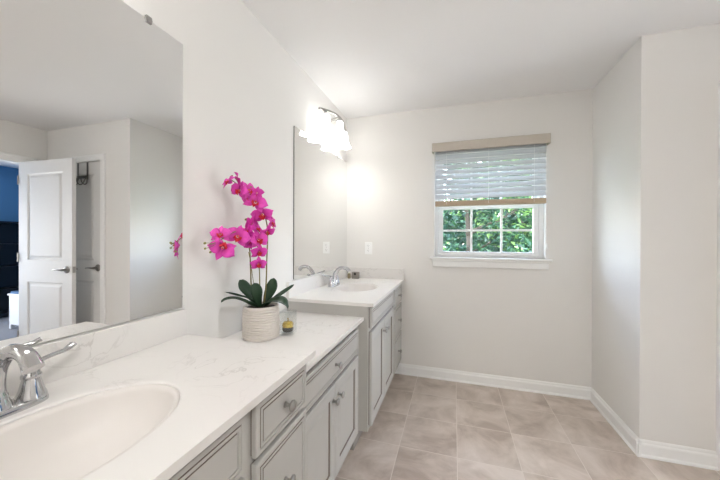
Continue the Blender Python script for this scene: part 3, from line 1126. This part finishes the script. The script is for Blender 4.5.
# x, y, z from the foot of the pot, azimuth the flower faces, elevation, roll (degrees), size
FLOWERS = [
    (-0.0566, -0.1500, 0.6980, -109, 30, 20, 0.8), (-0.0381, -0.1200, 0.7133, 50, 15, 60, 0.78), (-0.0372, -0.1050, 0.6680, -86, 0, -20, 1), (-0.0203, -0.0700, 0.6727, -7, 10, 30, 1),
    (-0.0031, -0.0400, 0.6221, -49, 18, -25, 1.22), (0.0129, -0.0100, 0.5697, -70, -25, 10, 1.18), (0.0343, 0.0300, 0.5322, 14, 10, -15, 0.95), (-0.0215, -0.0400, 0.5224, -173, 10, 0, 1.1),
    (0.0166, 0.0200, 0.4919, -16, -40, 10, 0.95), (0.0061, -0.0300, 0.4519, -24, 12, 10, 1.12), (-0.0349, -0.1200, 0.4670, -36, 6, -20, 1.22), (-0.0278, -0.0700, 0.4853, -92, 40, 25, 1.05),
    (-0.0569, -0.1950, 0.4745, -63, 25, 0, 0.95), (-0.0333, -0.2100, 0.4197, -46, 3, 155, 1.2), (0.0017, -0.0200, 0.3966, -29, -15, 0, 0.92), (-0.0045, -0.0150, 0.3408, -42, -10, 0, 0.85),
    (-0.0318, -0.0850, 0.4474, 98, 0, 20, 0.65), (0.0048, -0.0400, 0.6649, -214, 30, 0, 0.75), (-0.0294, -0.0650, 0.6402, -102, -20, 40, 0.75), (-0.0234, -0.0550, 0.4518, -83, -10, 60, 1),
    (-0.0084, -0.0250, 0.5023, 6, 30, 0, 0.9)]
for i, (px, py, pz, az, el, ro, sc) in enumerate(FLOWERS):
    if i == 0:
        f = f0
    else:
        f = f0.copy(); COL.objects.link(f); f.parent = orc
        for ch_ in (lip0, col0):
            c = ch_.copy(); COL.objects.link(c); c.parent = f
    p = Vector((px, py, pz))
    upc = Vector((0, 0, 1))
    d_ = Vector((math.cos(math.radians(az)), math.sin(math.radians(az)), 0))
    nrm = (d_ * math.cos(math.radians(el)) + upc * math.sin(math.radians(el))).normalized()
    xx = upc.cross(nrm).normalized()
    yy = nrm.cross(xx)
    R = Matrix((xx, yy, nrm)).transposed() @ Matrix.Rotation(math.radians(ro), 3, 'Z')
    mw = R.to_4x4() @ Matrix.Scale(sc, 4)
    mw.translation = p
    f.matrix_local = mw
# buds on the drooping spike and at the tip of the tall one
for (px, py, pz, s_) in ((-0.0633, -0.2700, 0.4396, 1.0), (-0.0623, -0.2700, 0.4187, 0.85), (-0.0603, -0.2450, 0.4038, 0.9), (-0.0557, -0.1300, 0.7274, 0.9), (-0.0008, -0.0750, 0.6865, 0.7), (-0.0424, -0.0550, 0.5446, 1.1)):
    p = Vector((px, py, pz))
    bm = lathe(bmesh.new(), [(0.0015, -0.006), (0.0042, -0.003), (0.005, 0.0005), (0.0038, 0.004), (0.001, 0.0068)], (0, 0, 0), 10)
    bmesh.ops.rotate(bm, verts=bm.verts, cent=(0, 0, 0), matrix=Matrix.Rotation(math.radians(70), 3, 'Y'))
    for vv in bm.verts:
        vv.co = vv.co * s_ + p
    obj('bud', bm, M_BUD, orc, smooth=True)
for pts in ([(-0.0419, -0.2250, 0.4440), (-0.0478, -0.2500, 0.4265), (-0.0619, -0.2680, 0.4194)], [(-0.0419, -0.2250, 0.4400), (-0.0552, -0.2370, 0.4182), (-0.0603, -0.2440, 0.4053)],
            [(-0.0478, -0.2500, 0.4383), (-0.0576, -0.2600, 0.4403), (-0.0624, -0.2690, 0.4396)], [(-0.0399, -0.1050, 0.6966), (-0.0443, -0.1250, 0.7191), (-0.0547, -0.1300, 0.7261)]):
    obj('bud_stalk', tube(bmesh.new(), spline(pts, 5), 0.0010, 6), M_STEM, orc, smooth=True)

# ------------------------------------------------------------------ small things
t = thing('glass_vase', 'clear square glass holder beside the orchid pot', 'glass holder', (0.252, 1.281, LH))
bm = bmesh.new()
rot = Matrix.Rotation(math.radians(8), 3, 'Z')
o_, i_ = 0.0325, 0.0295
rings = []
for (h_, z) in ((o_ - 0.002, 0.0), (o_, 0.002), (o_, 0.112), (o_ - 0.001, 0.1135), (i_ + 0.001, 0.1135), (i_, 0.112), (i_, 0.014), (i_ - 0.004, 0.010)):
    rings.append([bm.verts.new(rot @ Vector((a * h_, b * h_, z))) for a, b in ((-1, -1), (1, -1), (1, 1), (-1, 1))])
for i in range(len(rings) - 1):
    for k in range(4):
        bm.faces.new((rings[i][k], rings[i][(k + 1) % 4], rings[i + 1][(k + 1) % 4], rings[i + 1][k]))
bm.faces.new(rings[0]); bm.faces.new(rings[-1])
obj('glass', bm, M_JAR, t)
t = thing('ornament', 'small gold fruit-shaped ornament with black base inside the clear glass holder', 'ornament', (0.252, 1.281, LH + 0.0105))
obj('black_base', lathe(bmesh.new(), [(0.014, 0), (0.022, 0.003), (0.0265, 0.011), (0.0265, 0.020), (0.024, 0.024)], (0, 0, 0), 28), M_BLACK, t, smooth=50)
obj('gold_top', lathe(bmesh.new(), [(0.0255, 0.0243), (0.027, 0.032), (0.026, 0.041), (0.020, 0.048), (0.010, 0.0485), (0.003, 0.044)], (0, 0, 0), 28), M_GOLD, t, smooth=50)
bm = bmesh.new()
tube(bm, spline([(0, 0, 0.043), (0.001, 0, 0.053), (-0.001, 0.001, 0.066)], 4), lambda u: 0.0016 + 0.0014 * u, 8)
obj('stem', bm, M_GOLD, t, smooth=True)

t = thing('tumbler', 'small square grey holder in the far corner of the vanity top', 'holder', (0.125, 2.715, CH))
bm = bmesh.new()
panel(bm, (-0.032, -0.022, 0.0), (1, 0, 0), (0, 1, 0), (0, 0, 1), 0.064, 0.044, [(0, 0), (0, 0.060), (0.002, 0.062), (0.006, 0.062), (0.007, 0.056)])
obj('holder', bm, M_GREYBOX, t, bevel=0.002)
obj('opening', lathe(bmesh.new(), [(0.0115, -0.0222), (0.0115, -0.0250), (0.008, -0.0255), (0.002, -0.0256)], (0, 0, 0.046), 18, axis='y'), M_BLACK, t, smooth=40)
t = thing('bottle', 'narrow tan and cream bottle beside the small grey holder', 'bottle', (0.064, 2.700, CH))
obj('body', lathe(bmesh.new(), [(0.012, 0), (0.0145, 0.002), (0.0145, 0.044), (0.012, 0.049)], (0, 0, 0), 20), M_TAN, t, smooth=50)
obj('cap', lathe(bmesh.new(), [(0.011, 0.0492), (0.011, 0.064), (0.009, 0.066)], (0, 0, 0), 20), M_CREAM, t, smooth=50)

# ------------------------------------------------------------------ bedroom seen through the doorway
BX0, BX1, BY0, BY1 = X2 + 0.12, 6.1, 0.0, 4.2
struct('floor_bedroom', B(X2 + 0.06, BX1 + 0.1, BY0 - 0.1, BY1 + 0.1, -0.1, -0.001), M_CARPET)
struct('ceiling_bedroom', B(BX0, BX1 + 0.1, BY0 - 0.1, BY1 + 0.1, H, H + 0.1), M_CEIL)
struct('wall_bedroom_far', B(BX1, BX1 + 0.1, BY0 - 0.1, BY1 + 0.1, 0, H), M_BLUE)
bm = bmesh.new()
box(bm, BX0, BX1, BY1, BY1 + 0.1, 0, H)
box(bm, BX0, BX1, BY0 - 0.1, BY0, 0, H)
box(bm, X2 + 0.06, BX0, YC + 0.12, BY1 + 0.1, 0, H)
struct('wall_bedroom_side', bm, M_BLUE)

bm = bmesh.new()
for (y0, y1, z0, z1) in ((0.43, 0.50, 0.23, 1.87), (2.0, 2.07, 0.23, 1.87), (0.50, 2.0, 0.23, 0.30), (0.50, 2.0, 1.80, 1.87)):
    box(bm, BX1 - 0.03, BX1, y0, y1, z0, z1)
box(bm, BX1 - 0.03, BX1 - 0.017, 1.235, 1.265, 0.30, 1.80)
box(bm, BX1 - 0.0295, BX1 - 0.0175, 0.50, 2.0, 1.035, 1.065)
struct('fill_light_frame', bm, M_TRIM, bevel=0.003)  # unseen frame, made up around the added bedroom fill light

t = thing('bookcase', 'tall black bookcase against the blue bedroom wall', 'bookcase', (5.93, 2.98, 0))
bm = bmesh.new()
box(bm, 0.13, 0.15, -0.42, 0.42, 0.0, 1.52)
box(bm, -0.15, 0.13, -0.42, -0.395, 0.0, 1.52)
box(bm, -0.15, 0.13, 0.395, 0.42, 0.0, 1.52)
box(bm, -0.15, 0.13, -0.395, 0.395, 1.495, 1.52)
box(bm, -0.15, 0.13, -0.395, 0.395, 0.0, 0.06)
obj('carcass', bm, M_DKWOOD, t)
for zz in (0.42, 0.78, 1.14):
    obj('shelf', B(-0.145, 0.13, -0.395, 0.395, zz, zz + 0.022), M_DKWOOD, t)
t = thing('nightstand', 'white nightstand standing on the bedroom carpet beyond the doorway', 'nightstand', (4.72, 2.735, 0))
bm = bmesh.new()
box(bm, -0.16, 0.16, -0.2, 0.2, 0.06, 0.46)
for sx in (-1, 1):
    for sy in (-1, 1):
        box(bm, sx * 0.14 - 0.02, sx * 0.14 + 0.02, sy * 0.18 - 0.02, sy * 0.18 + 0.02, 0, 0.06)
obj('body', bm, M_WHFURN, t, bevel=0.003)
obj('top', B(-0.172, 0.172, -0.212, 0.212, 0.46, 0.485), M_WHFURN, t, bevel=0.004)
for z0 in (0.09, 0.28):
    bm = bmesh.new()
    panel(bm, (-0.16, 0.18, z0), (0, -1, 0), (0, 0, 1), (-1, 0, 0), 0.36, 0.165, [(0, 0), (0, 0.012), (0.003, 0.014), (0.02, 0.014), (0.024, 0.010)])
    dd = obj('drawer', bm, M_WHFURN, t)
    obj('knob', lathe(bmesh.new(), [(0.008, -0.17), (0.014, -0.186), (0.012, -0.192)], (0, 0, z0 + 0.082), 14, axis='x'), M_NICKEL, dd, smooth=40)
tag(obj('folded_cloth', B(4.57, 4.87, 2.54, 2.90, 0.485, 0.515), M_BLUECLOTH, bevel=0.01), 'blue folded cloth lying on the white nightstand', 'cloth')

# ------------------------------------------------------------------ garden outside the window
GZ = -2.8
g = struct('ground', B(-14, 16, D + 1.2, 26, GZ - 0.2, GZ), M_GRASS)


def tree(label, x, y, h, crown_r, crown_z, nleaf, mi, seed, lsz=0.075, br=0.34, nb=46):
    r = random.Random(seed)
    t_ = thing('tree', label, 'tree', (x, y, GZ), 'trees outside the window')
    bm = bmesh.new()
    pts = [(0, 0, 0)]
    px, py = 0, 0
    for k in range(1, 7):
        px += r.uniform(-0.08, 0.08); py += r.uniform(-0.08, 0.08)
        pts.append((px, py, h * 0.86 * k / 6))
    tube(bm, spline(pts, 4), lambda u: 0.13 * (1 - 0.8 * u) + 0.01, 10)
    for k in range(9):
        a = r.uniform(0, 6.28); z0 = h * r.uniform(0.3, 0.75); ln = crown_r * r.uniform(0.5, 0.9)
        tube(bm, spline([(px * z0 / h, py * z0 / h, z0), (math.cos(a) * ln * 0.5, math.sin(a) * ln * 0.5, z0 + 0.25), (math.cos(a) * ln, math.sin(a) * ln, z0 + 0.6)], 4), lambda u: 0.035 * (1 - 0.85 * u), 6)
    obj('trunk', bm, M_BARK, t_, smooth=True)
    bm = bmesh.new()
    blobs = [(r.gauss(0, crown_r * 0.45), r.gauss(0, crown_r * 0.45), crown_z + r.uniform(-1, 1) * (h - crown_z) * 0.95) for _ in range(nb)]
    for _ in range(nleaf):
        b = r.choice(blobs)
        dv_ = Vector((r.gauss(0, 1), r.gauss(0, 1), r.gauss(0, 1))).normalized() * (br * r.random() ** 0.4)
        c = Vector(b) + dv_
        ax = Vector((r.uniform(-1, 1), r.uniform(-1, 1), r.uniform(-0.7, 0.3))).normalized()
        nn = (Vector((0, 0, 1)) + Vector((r.gauss(0, 0.6), r.gauss(0, 0.6), 0))).normalized()
        sd = ax.cross(nn).normalized()
        nn = sd.cross(ax)
        sz = lsz * r.uniform(0.7, 1.3)
        vs_ = [bm.verts.new(c + ax * (sz * a) + sd * (sz * b_) + nn * (sz * c_)) for a, b_, c_ in
               ((-0.8, 0, 0), (-0.1, 0.42, 0.12), (0.9, 0, -0.12), (-0.1, -0.42, 0.12))]
        q = r.random()
        mm = 0 if q < 0.45 else (1 if q < 0.85 else 2)
        if mi == 2:
            mm = 2 if q < 0.4 else 1
        elif mi == 0:
            mm = 0 if q < 0.75 else 1
        for tri in ((vs_[0], vs_[1], vs_[2]), (vs_[0], vs_[2], vs_[3])):
            f = bm.faces.new(tri); f.material_index = mm
    obj('foliage', bm, LEAVES, t_)
    return t_


tree('leafy green tree seen through the left window panes', 1.28, 6.6, 5.6, 1.3, 3.9, 5200, 1, 11)
tree('bright yellow-green tree seen through the right window panes', 2.75, 6.9, 6.0, 1.3, 4.3, 5200, 2, 12)
tree('dark dense bush-like tree low behind the right panes', 2.35, 5.6, 4.3, 1.1, 3.3, 4200, 1, 13)
tree('dark tree standing furthest back behind the middle panes', 1.9, 10.6, 6.8, 2.3, 4.2, 13000, 0, 14, 0.15, 0.7, 60)
tree('dark tree at the far left behind the window', -1.6, 11.2, 6.8, 2.3, 4.0, 6000, 0, 15, 0.15, 0.7, 60)
tree('dark tree at the far right behind the window', 5.6, 11.0, 6.8, 2.3, 4.0, 6000, 0, 16, 0.15, 0.7, 60)
